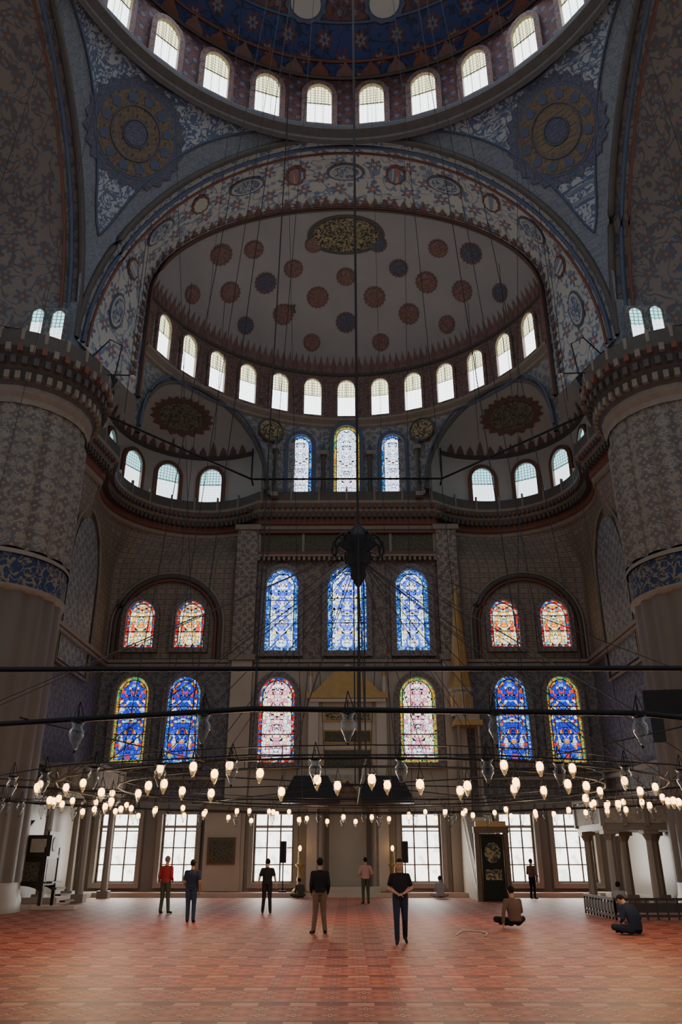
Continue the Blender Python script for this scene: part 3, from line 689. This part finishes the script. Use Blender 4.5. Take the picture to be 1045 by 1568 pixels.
mb.lathe([(.62,0),(.48,.8),(.14,4.9),(.02,5.4)],(X-.2,y1+.45,zt+6.1),'gold',8,False)
mb.sph((X-.2,y1+.45,zt+11.55),.11,'gold'); mb.cyl((X-.2,y1+.45,zt+11.6),(X-.2,y1+.45,zt+12.2),.03,.01,'gold',6)
gy=36.75; X+=.12
for sg in (-1,1): mb.box((X+sg*.62,gy,1.35),(.2,.3,2.7),'wood_brown')
mb.box((X,gy,2.75),(1.5,.36,.25),'wood_brown'); mb.box((X,gy,2.98),(1.3,.25,.22),'gold')
mb.box((X,gy-.1,1.3),(1.02,.06,2.55),'green_curtain')
mb.poly([(X+.34*C(t),gy-.14,1.85+.40*S(t)) for t in lin(0,2*pi,28)[:-1]],'gold_script')
mb.box((X,gy-.14,1.0),(.7,.02,.4),'gold_script')
mb.tube([(X-.47,gy-.14,.1),(X+.47,gy-.14,.1),(X+.47,gy-.14,2.5),(X-.47,gy-.14,2.5)],.018,'gold',4,True)
mb.build('minbar')
mb=MB()
mb.box((-6.05,41.6,2.0),(1.75,.6,3.6),'marble_centre'); mb.box((-6.05,41.27,1.95),(1.35,.1,1.2),'wood_brown'); mb.box((-6.05,41.2,1.95),(1.1,.06,.95),'lattice_panel')
mb.box((-6.05,41.5,3.9),(1.95,.8,.2),'stone_trim')
mb.build('framed_panel')
# ------------------------------------------------------------ kursu (preacher chair)
mb=MB(); c=(-11.6,31.4); W=1.7; D=1.3
for sx in (-1,1):
    for sy in (-1,1): mb.box((c[0]+sx*W/2,c[1]+sy*D/2,1.0),(.12,.12,2.0),'wood_dark')
    mb.box((c[0]+sx*W/2,c[1],1.25),(.05,D,1.0),'wood_dark'); mb.box((c[0]+sx*(W/2+.03),c[1],1.25),(.02,D*.72,.7),'inlay')
for sy in (-1,1):
    mb.box((c[0],c[1]+sy*D/2,1.2),(W,.05,.9),'wood_dark')
    mb.box((c[0],c[1]+sy*(D/2+.03),1.2),(W*.8,.02,.62),'lattice_panel')
    pts=[(-W/2,.75)]+[(W/2*C(t),.45+.3*S(t)) for t in lin(pi,0,12)]+[(W/2,.75)]
    mb.poly([(c[0]+a,c[1]+sy*D/2,b) for a,b in pts],'wood_dark')
mb.box((c[0],c[1],1.7),(W+.1,D+.1,.1),'wood_dark')
mb.box((c[0]+.55,c[1]-D/2,2.05),(.9,.08,.7),'wood_dark'); mb.box((c[0]+.55,c[1]-D/2-.05,2.05),(.55,.02,.45),'inlay')
mb.box((c[0]-.3,c[1]-.3,2.75),(.75,.6,.07),'wood_dark',0,None,.5); mb.cyl((c[0]-.3,c[1]-.3,1.7),(c[0]-.3,c[1]-.3,2.75),.07,.05,'wood_dark',8)
mb.box((c[0]+W/2,c[1],2.1),(.08,D,.85),'wood_dark'); mb.sph((c[0]+W/2,c[1]-D/2,2.6),.09,'inlay')
mb.poly([(c[0]+W/2+.06,c[1]+.25*C(t),2.1+.25*S(t)) for t in lin(0,2*pi,24)[:-1]],'inlay')
for k in range(4): mb.box((c[0]+W/2+.2+.18*k,c[1],.85-.2*k),(.2,D*.8,.06),'wood_dark')
mb.box((c[0]+W/2+.5,c[1]-.5,.06),(1.5,.5,.12),'marble')
mb.build('preacher_chair')
# ------------------------------------------------------------ galleries
def mahfil(name,xs,ys,zd,ph,mat,sg):
    mb=MB(); xa,xb=min(xs)-.3,max(xs)+.3; ya,yb=min(ys)-.3,max(ys)+.3
    for x in xs:
        for y in ys:
            mb.box((sg*x,y,.15),(.5,.5,.3),mat); mb.cyl((sg*x,y,.3),(sg*x,y,zd-.5),.17,.15,mat,8,smooth=False); mb.cyl((sg*x,y,zd-.5),(sg*x,y,zd-.25),.15,.28,mat,8,smooth=False); mb.box((sg*x,y,zd-.2),(.55,.55,.15),mat)
    mb.box((sg*(xa+xb)/2,(ya+yb)/2,zd),(xb-xa,yb-ya,.28),mat)
    for y in (ya,yb):
        mb.box((sg*(xa+xb)/2,y,zd+ph),(xb-xa,.14,.12),mat)
        mb.box((sg*(xa+xb)/2,y,zd+ph/2),(xb-xa,.06,ph-.2),'minaret_marble')
        k=xa
        while k<=xb+.01: mb.box((sg*k,y,zd+ph/2+.05),(.16,.18,ph+.1),mat); k+=(xb-xa)/4
    for x in (xa,xb):
        mb.box((sg*x,(ya+yb)/2,zd+ph),(.14,yb-ya,.12),mat); mb.box((sg*x,(ya+yb)/2,zd+ph/2),(.06,yb-ya,ph-.2),'minaret_marble')
    return mb.build(name)
mahfil('muezzin_gallery',(9.85,11.35,12.6),(32.4,35.4),2.75,1.0,'marble_grey',1)
mahfil('side_gallery',(10.9,12.5),(35.6,39.2),4.3,1.0,'marble_grey',-1)
mb=MB()
for z in (.12,.55): mb.box((9.6,25.6,z),(3.9,.07,.07),'wood_dark'); mb.box((7.7,27.2,z),(.07,3.2,.07),'wood_dark')
for k in range(14): mb.box((7.7+k*.3,25.6,.3),(.05,.05,.58),'wood_dark')
for k in range(11): mb.box((7.7,25.6+k*.32,.3),(.05,.05,.58),'wood_dark')
mb.box((9.6,25.6,.33),(3.9,.03,.25),'wood_dark'); mb.box((7.7,27.2,.33),(.03,3.2,.25),'wood_dark')
mb.build('wooden_railing')
mb=MB()
mb.box((10.45,26.6,6.35),(1.35,.12,.8),'black_plastic',-.15,None,.15); mb.tube([(10.6,26.7,6.4),(12.1,27.3,6.6)],.05,'iron'); mb.box((10.2,26.9,5.5),(.4,.35,.75),'black_plastic',-.2)
mb.tube([(10.2,26.9,5.9),(10.6,27.0,6.3)],.03,'iron'); mb.box((10.45,26.53,6.35),(1.2,.02,.68),'iron',-.15,None,.15)
mb.build('wall_monitor')
for x in (-3.05,2.7,6.95):
    mb=MB(); mb.box((x,40.9,.22),(.35,.35,.08),'black_plastic'); mb.cyl((x,40.9,.2),(x,40.9,1.5),.03,.03,'iron',8); mb.box((x,40.9,1.9),(.3,.28,.95),'black_plastic'); mb.box((x,40.74,1.9),(.24,.02,.85),'iron'); mb.build('loudspeaker')
# ------------------------------------------------------------ chandelier
mb=MB(); cxx,cyy=.3,20.0
def lamp(x,y,z,lit,s=1.0):
    mb.lathe([(.005,-.17*s),(.03*s,-.15*s),(.045*s,-.1*s),(.085*s,-.02*s),(.095*s,.05*s),(.06*s,.1*s),(.085*s,.17*s)],(x,y,z),'lamp_glass',12)
    mb.lathe([(.088*s,.16*s),(.095*s,.17*s),(.088*s,.18*s)],(x,y,z),'iron',12)
    mb.sph((x,y,z-.19*s),.02*s,'iron',6,4)
    for k in range(3):
        a=2*pi*k/3; mb.tube([(x+.088*s*C(a),y+.088*s*S(a),z+.17*s),(x,y,z+.42*s)],.006,'iron',3)
    if lit: mb.sph((x,y,z+.06*s),(.062,.062,.075),'bulb',8,6)
def poly_ring(r,n,z,ph=0): return [(cxx+r*C(2*pi*k/n+ph),cyy+r*S(2*pi*k/n+ph),z) for k in range(n)]
zr=3.1
for r,n in ((6.9,16),(5.6,16)):
    mb.tube(poly_ring(r,n*2,zr),.022,'iron',5,True); mb.tube(poly_ring(r,n*2,zr+.2),.010,'iron',4,True)
    for p in poly_ring(r,n*2,zr): mb.tube([p,(p[0],p[1],p[2]+.2)],.008,'iron',4)
for k in range(8):
    a=2*pi*k/8; mb.tube([(cxx,cyy,zr+.15),(cxx+6.9*C(a),cyy+6.9*S(a),zr+.02)],.013,'iron',4)
for r,n in ((6.9,52),(5.75,34)):
    for k in range(n):
        a=2*pi*k/n+random.uniform(-.03,.03); q=r+random.uniform(-.15,.15)
        z=2.74+random.choice((0,.0,.12,-.08)); lamp(cxx+q*C(a),cyy+q*S(a),z,True,.72)
        mb.tube([(cxx+q*C(a),cyy+q*S(a),z+.30),(cxx+q*C(a),cyy+q*S(a),zr+.02)],.006,'iron',3)
for k in range(8):
    a=2*pi*(k+.5)/8; r=7.0
    for j in range(3):
        b=a+(j-1)*.09; lamp(cxx+(r+.25)*C(b),cyy+(r+.25)*S(b),2.95,True,.72)
        mb.tube([(cxx+r*C(b),cyy+r*S(b),zr),(cxx+(r+.25)*C(b),cyy+(r+.25)*S(b),zr+.16)],.01,'iron',3)
def ringlamps(apo,n,z,nl,zl,th,off=0):
    rr=apo/C(pi/n); P=poly_ring(rr,n,z,pi/n-pi/2+off); mb.tube(P,th,'iron',6,True)
    Q=resample(P+[P[0]],nl)[:-1]
    for p in Q:
        mb.tube([p,(p[0],p[1],zl+.3)],.007,'iron',3); lamp(p[0],p[1],zl,False,.95)
    return P
P8=poly_ring(11.0/C(pi/8),8,3.62,pi/8-pi/2); mb.tube(P8,.032,'iron',6,True)
P16=ringlamps(10.95,16,3.16,42,2.97,.034,0.077)
P12=ringlamps(8.35,16,2.98,44,2.76,.012)
for k in range(8):
    a=2*pi*k/8+pi/8; mb.tube([(cxx+6.9*C(a),cyy+6.9*S(a),zr),(cxx+11.1*C(a),cyy+11.1*S(a),3.2)],.010,'iron',4)
hz=9.0
mb.lathe([(.03,1.1),(.12,.9),(.45,.55),(.5,.35),(.28,.15),(.35,-.05),(.18,-.3),(.22,-.5),(.05,-.8)],(cxx,cyy,hz),'iron',16)
for k in range(12):
    a=2*pi*k/12; pts=[(cxx+r*C(a),cyy+r*S(a),hz+z) for r,z in ((.3,.5),(.5,.6),(.66,.45),(.7,.2),(.64,.05))]
    mb.tube(pts,.03,'iron',5)
mb.tube([(cxx,cyy,zr+.1),(cxx,cyy,45.2)],.042,'cable',6)
for dx in (-.12,.14): mb.tube([(cxx+dx,cyy,zr+.1),(cxx+dx,cyy,hz)],.016,'cable',4)
for p in poly_ring(6.9,16,zr): mb.tube([p,(cxx,cyy,hz)],.011,'cable',4)
for i,p in enumerate(P16):
    if i%2==0: mb.tube([p,(cxx,cyy,hz+.3)],.010,'cable',4)
    else: mb.tube([p,(p[0]*.75,17+(p[1]-17)*.72,41.8)],.009,'cable',4)
for k in range(10):
    a=2*pi*k/10+.3; mb.tube([(cxx+5.6*C(a),cyy+5.6*S(a),zr),(cxx+1.6*C(a),17+1.6*S(a)+1.5,45)],.011,'cable',4)
for k in range(4):
    a=pi/2+.5*(k-1.5); mb.tube([(cxx+7*C(a),cyy+7*S(a),zr),(11.6*C(a),17+11.6*S(a),34.9)],.010,'cable',4)
mb.build('chandelier')
for sg in (-1,1):
    mb=MB()
    for x,y in ((9.3,29.3),(10.0,31),(8.0,33),(6.6,35)):
        mb.tube([(sg*x,y,20.0+random.random()),(sg*x,y,29+random.random()*2)],.014,'cable',4)
    mb.tube([(sg*9.3,29.3,20.9),(sg*10.6,28.6,20.5)],.03,'iron'); mb.sph((sg*9.3,29.3,20.8),(.14,.14,.1),'paint_white')
    mb.tube([(sg*10.2,29.5,20.4),(sg*10.0,29.5,22.6),(sg*10.6,29.6,23.0),(sg*11.2,29.4,22.0)],.03,'iron')
    mb.build('hanging_cable_set')
# ------------------------------------------------------------ people
for n_,c_ in (('skin',(.40,.23,.155)),('skin_dark',(.30,.17,.11)),('hair',(.012,.01,.009)),('hair_grey',(.15,.14,.13)),('cloth_black',(.014,.014,.017)),('cloth_navy',(.02,.026,.045)),
   ('cloth_jeans',(.03,.045,.08)),('cloth_red',(.28,.03,.03)),('cloth_pink',(.42,.24,.22)),('cloth_brown',(.13,.075,.055)),('cloth_khaki',(.15,.10,.065)),('cloth_grey',(.28,.28,.28)),('cloth_olive',(.06,.065,.045)),('shoe',(.02,.018,.016)),('lip',(.3,.12,.1)),('eye',(.01,.01,.01)),('eye_white',(.5,.47,.44))):
    plain(n_,c_,.8,noise=.12,scale=12,spec=.15)
def base():
    d=dict(pel=(0,0,.94),che=(0,.0,1.24),nec=(0,-.015,1.45),hd=(0,.02,1.605))
    for s_,g in (('L',-1),('R',1)):
        d['sh'+s_]=(g*.178,-.01,1.375); d['el'+s_]=(g*.225,-.04,1.10); d['wr'+s_]=(g*.235,.05,.87)
        d['hi'+s_]=(g*.085,0,.92); d['kn'+s_]=(g*.10,.03,.50); d['an'+s_]=(g*.11,-.02,.09); d['to'+s_]=(g*.135,.14,.035)
    return d
def person(name,x,y,yaw,pose,H=1.72,shirt='cloth_black',pants='cloth_black',skin='skin',hair='hair',sleeve='short',voxel=.012,z0=0.0,shoe='shoe'):
    k=H/1.72*.93; raw=MB(); segs=[]
    J={a:Vector(b) for a,b in pose.items()}
    def cap(a,b,ra,rb,mt,n=12):
        a=Vector(a);b=Vector(b); raw.sph(a,ra,'skin',n,8); raw.sph(b,rb,'skin',n,8); raw.cyl(a,b,ra,rb,'skin',n); segs.append((a,b,ra,rb,mt))
    up=(J['nec']-J['pel']); L=up.length; up=up.normalized()
    sd=(J['shR']-J['shL']).normalized(); fw=up.cross(sd).normalized()
    V=[];n=20; prof=[(-.13,.05,.05),(-.10,.14,.11),(0,.178,.13),(.10,.178,.128),(.22,.168,.12),(.36,.172,.122),(.52,.184,.126),(.68,.19,.125),(.80,.178,.112),(.89,.13,.088),(.95,.082,.068),(1.02,.05,.05)]
    bend=J['che']-J['pel'].lerp(J['nec'],.6)
    for t,rx,ry in prof:
        c_=J['pel']+up*(L*t)+bend*(S(pi*max(0,min(1,t))))
        for i in range(n): a=2*pi*i/n; V.append(c_+sd*(rx*C(a))+fw*(ry*S(a)))
    F=[(j*n+i,j*n+(i+1)%n,(j+1)*n+(i+1)%n,(j+1)*n+i) for j in range(len(prof)-1) for i in range(n)]
    F.append(tuple(range(n))[::-1]); F.append(tuple(range((len(prof)-1)*n,len(prof)*n))); raw.add(V,F,'skin')
    segs.append((J['pel']-up*.09,J['pel']-up*.04,.15,.15,pants)); segs.append((J['pel']+up*.06,J['nec']-up*.13,.16,.14,shirt)); segs.append((J['nec']-up*.12,J['nec']-up*.035,.07,.065,shirt))
    for g in 'LR':
        sh,el,wr=J['sh'+g],J['el'+g],J['wr'+g]
        cap(J['nec']-up*.055,sh,.05,.062,shirt)
        if sleeve=='short':
            mid=sh.lerp(el,.68); cap(sh,mid,.063,.059,shirt); cap(mid,el,.046,.041,skin); cap(el,wr,.040,.027,skin)
        else: cap(sh,el,.064,.05,shirt); cap(el,wr,.048,.036,shirt)
        d=(wr-el).normalized() if 'hd'+g not in J else J['hd'+g].normalized()
        side=(fw-d*fw.dot(d)).normalized() if abs(d.dot(fw))<.8 else (up-d*up.dot(d)).normalized()
        pn=d.cross(side); inn=pn if pn.dot(J['pel']-wr)>0 else -pn
        for q in (-.025,-.008,.010,.026): cap(wr+d*.012+side*q*.6,wr+d*.085+side*q,.019,.0145,skin,8)
        for q,l in ((-.030,.055),(-.011,.070),(.009,.076),(.028,.068)):
            b0=wr+d*.085+side*q; b1=b0+d*(l*.5)+inn*.008; b2=b1+d*(l*.38)+inn*.026
            cap(b0,b1,.0105,.0100,skin,8); cap(b1,b2,.0100,.0085,skin,8)
        t0=wr+d*.03+side*.022; t1=t0+d*.035+side*.03+inn*.01; t2=t1+d*.032+side*.008+inn*.012
        cap(t0,t1,.0145,.012,skin,8); cap(t1,t2,.012,.010,skin,8)
        hi,kn,an,to=J['hi'+g],J['kn'+g],J['an'+g],J['to'+g]
        cap(hi,kn,.10,.07,pants); cap(kn,an,.068,.056,pants)
        cap(an,Vector((an.x,an.y,max(.045,an.z-.04))) if abs(an.z-to.z)<.2 else an,.042,.045,shoe)
        cap(an-(to-an).normalized()*.03-Vector((0,0,.03 if an.z>.08 else 0)),to,.038,.034,shoe)
    hd=J['hd']; hu=(hd-J['nec']).normalized(); hf=(fw-hu*fw.dot(hu)).normalized()
    hs=hf.cross(hu).normalized()
    cap(J['nec']-up*.03,hd-hu*.05,.056,.052,skin)
    def ellp(c,r,nn=16,mm=12):
        raw2=MB(); raw2.sph((0,0,0),1.0,'skin',nn,mm)
        raw.add([c+hs*(v[0]*r[0])+hf*(v[1]*r[1])+hu*(v[2]*r[2]) for v in raw2.v],raw2.f,'skin')
    ellp(hd+hu*.02-hf*.006,(.080,.098,.104)); ellp(hd-hu*.045+hf*.022,(.060,.070,.072)); ellp(hd-hu*.088+hf*.055,(.028,.028,.022))
    segs.append((hd-hu*.06,hd+hu*.04,.078,.09,'HEAD'))
    cap(hd+hf*.085+hu*.012,hd+hf*.106-hu*.02,.011,.015,skin,8)
    for q in (-1,1): ellp(hd+hs*(q*.081)-hf*.005-hu*.005,(.012,.022,.034),8,8)
    ellp(hd+hu*.036-hf*.018,(.090,.103,.102))
    tmp=raw.build('tmp_raw'); md=tmp.modifiers.new('r','REMESH'); md.mode='VOXEL'; md.voxel_size=voxel; md.use_smooth_shade=True
    ms=tmp.modifiers.new('s','SMOOTH'); ms.factor=.5; ms.iterations=2
    ev=tmp.evaluated_get(bpy.context.evaluated_depsgraph_get()); me=bpy.data.meshes.new_from_object(ev)
    bpy.data.objects.remove(tmp)
    me.materials.clear(); names=[]
    def idx(nm):
        if nm not in names: names.append(nm); me.materials.append(MATS[nm])
        return names.index(nm)
    N=len(me.polygons); cen=np.empty(N*3,dtype=np.float32); me.polygons.foreach_get('center',cen); cen=cen.reshape(-1,3).astype(float)
    best=np.full(N,1e9); bi=np.zeros(N,dtype=int)
    for si,(a,b,ra,rb,mt) in enumerate(segs):
        a=np.array(a);b=np.array(b); ab=b-a; l2=ab.dot(ab)+1e-9; t=np.clip(((cen-a)@ab)/l2,0,1); dd=np.linalg.norm(cen-(a+t[:,None]*ab),axis=1)-(ra+(rb-ra)*t)
        u_=dd<best; best[u_]=dd[u_]; bi[u_]=si
    lut=[s_[4] for s_ in segs]; hdn,hun,hfn=np.array(hd),np.array(hu),np.array(hf); rel=cen-hdn; hz_=rel@hun; hy=rel@hfn
    mi=[]
    for i in range(N):
        mt=lut[bi[i]]
        if mt=='HEAD': mt=hair if (hz_[i]>.078 or (hy[i]<.03 and hz_[i]>.02) or (hy[i]<-.035 and hz_[i]>-.06)) else skin
        mi.append(idx(mt))
    me.polygons.foreach_set('material_index',mi); me.polygons.foreach_set('use_smooth',[True]*N)
    fb=MB()
    for q in (-1,1):
        e=hd+hs*(q*.031)+hf*.083+hu*.018
        fb.sph(e,(.012,.012,.007),'eye_white',8,6); fb.sph(e+hf*.008,(.006,.006,.006),'eye',8,6)
        fb.tube([e+hu*.018-hs*.018+hf*.006,e+hu*.022+hf*.01,e+hu*.018+hs*.018+hf*.004],.004,hair,4)
    fb.tube([hd-hu*.055-hs*.022+hf*.08,hd-hu*.057+hf*.089,hd-hu*.055+hs*.022+hf*.08],.006,'lip',5)
    fo=fb.build('tmp_face')
    ob=bpy.data.objects.new(name,me); bpy.context.collection.objects.link(ob)
    with bpy.context.temp_override(active_object=ob,object=ob,selected_objects=[ob,fo],selected_editable_objects=[ob,fo]):
        bpy.ops.object.join()
    co=np.empty(len(ob.data.vertices)*3,dtype=np.float32); ob.data.vertices.foreach_get('co',co); zmin=co.reshape(-1,3)[:,2].min()
    ob.scale=(k,k,k); ob.rotation_euler=(0,0,yaw); ob.location=(x,y,z0-zmin*k)
    return ob
p=base()
p.update(elL=(-.26,-.03,1.12),wrL=(-.07,.19,1.02),elR=(.26,-.03,1.12),wrR=(.07,.19,1.01),knR=(.10,.14,.52),anR=(.10,.16,.10),toR=(.12,.33,.04),knL=(-.09,.02,.50),anL=(-.10,-.20,.14),toL=(-.12,-.05,.035))
p['hdL']=(.8,.3,-.15); p['hdR']=(-.8,.35,-.2)
person('man_in_dark_shirt',1.12,18.9,pi,p,1.74,'cloth_black','cloth_navy','skin','hair','short',.010)
p=base(); p.update(wrL=(-.20,.14,.94),wrR=(.22,.12,.92),anL=(-.15,0,.09),toL=(-.20,.15,.035),anR=(.14,-.02,.09),toR=(.18,.14,.035))
person('man_in_black_jacket',-.68,21.2,.15,p,1.76,'cloth_black','cloth_khaki','skin','hair','long')
p=base(); p.update(wrL=(-.17,.16,.96),elR=(.24,-.06,1.11),knL=(-.08,.06,.5),anL=(-.07,.04,.09),toL=(-.09,.2,.035))
person('man_in_navy_shirt',-4.4,24.7,.1,p,1.72,'cloth_navy','cloth_jeans','skin_dark','hair','short')
p=base(); p.update(wrL=(-.12,.2,1.02),wrR=(.15,.2,1.0),anR=(.16,.0,.09),toR=(.2,.15,.035))
person('man_in_red_sweater',-5.95,28.6,-.25,p,1.82,'cloth_red','cloth_olive','skin','hair_grey','long')
p=base(); p.update(elL=(-.27,-.06,1.12),wrL=(-.31,.03,.89),elR=(.27,-.06,1.12),wrR=(.31,.02,.89),anL=(-.13,-.02,.09),anR=(.13,-.02,.09))
person('man_in_black_vest',-2.65,28.8,0,p,1.74,'cloth_black','cloth_black','skin','hair','short')
p=base(); p.update(elL=(-.28,-.04,1.12),wrL=(-.10,.2,1.07),elR=(.28,-.04,1.12),wrR=(.10,.2,1.07))
person('man_in_pink_shirt',.70,34.6,.2,p,1.78,'cloth_pink','cloth_olive','skin','hair','long')
p=base(); p.update(wrL=(-.14,.22,1.0),wrR=(.18,.2,1.0))
person('visitor_by_window',8.1,38.6,-.9,p,1.72,'cloth_brown','cloth_black','skin','hair','long')
def seated(lean=.08):
    d=dict(pel=(0,0,.13),che=(0,-.02+lean*.4,.43),nec=(0,lean,.64),hd=(0,lean+.05,.79))
    for s_,g in (('L',-1),('R',1)):
        d['sh'+s_]=(g*.178,lean-.01,.57); d['el'+s_]=(g*.24,.10,.34); d['wr'+s_]=(g*.14,.30,.27)
        d['hi'+s_]=(g*.10,.03,.12); d['kn'+s_]=(g*.36,.30,.16); d['an'+s_]=(g*-.06,.36+.06*g,.07); d['to'+s_]=(g*-.22,.33+.06*g,.06)
    return d
p=seated(.06); p.update(elL=(-.30,-.05,.33),wrL=(-.33,-.06,.10))
person('man_sitting_on_carpet',4.2,22.5,.25,p,1.9,'cloth_brown','cloth_black','skin','hair','long')
p=seated(.05); person('man_sitting_in_grey',4.1,38.9,.1,p,1.85,'cloth_grey','cloth_grey','skin','hair','short')
p=seated(.22); p.update(hd=(0,.38,.70),che=(0,.05,.42)); person('man_sitting_bowed',6.7,20.9,.4,p,1.88,'cloth_navy','cloth_navy','skin','hair','long')
p=seated(.05); person('man_sitting_by_gallery',9.3,30.4,-.6,p,1.8,'cloth_grey','cloth_black','skin_dark','hair','long')
p=seated(.12); person('woman_sitting_by_window',-2.1,39.0,.5,p,1.65,'cloth_olive','cloth_olive','skin_dark','hair','long')
# ------------------------------------------------------------ lights
def area(name,loc,rot,size,sy,e,c):
    l=bpy.data.lights.new(name,'AREA'); l.shape='RECTANGLE'; l.size=size; l.size_y=sy; l.energy=e; l.color=c
    o=bpy.data.objects.new(name,l); bpy.context.collection.objects.link(o); o.location=loc; o.rotation_euler=rot; return o
for k in range(12):
    a=2*pi*k/12+.2; l=bpy.data.lights.new('chandelier_light','POINT'); l.energy=85; l.color=(1,.68,.38); l.shadow_soft_size=.25
    o=bpy.data.objects.new('chandelier_light',l); bpy.context.collection.objects.link(o); o.location=(cxx+6.3*C(a),cyy+6.3*S(a),2.45)
area('daylight_dome',(0,17,38.5),(0,0,0),18,18,1300,(.78,.87,1))
for x in (-11.15,-8.2,-3.6,3.55,8.2,10.95):
    area('daylight_window',(x,41.3,2.1),(math.radians(-80),0,0),1.8,2.9,110,(1,.94,.86))
w=bpy.data.worlds.new('World'); bpy.context.scene.world=w; w.use_nodes=True
w.node_tree.nodes['Background'].inputs[0].default_value=(.70,.75,.84,1); w.node_tree.nodes['Background'].inputs[1].default_value=.50
# ------------------------------------------------------------ camera
cam=bpy.data.cameras.new('Camera'); co=bpy.data.objects.new('Camera',cam); bpy.context.collection.objects.link(co)
cam.sensor_fit='VERTICAL'; cam.sensor_height=36; cam.sensor_width=24; cam.lens=27.96; cam.clip_end=300
co.location=(0,0,1.65); co.rotation_euler=(math.radians(90+23.5),0,math.radians(.45))
bpy.context.scene.camera=co
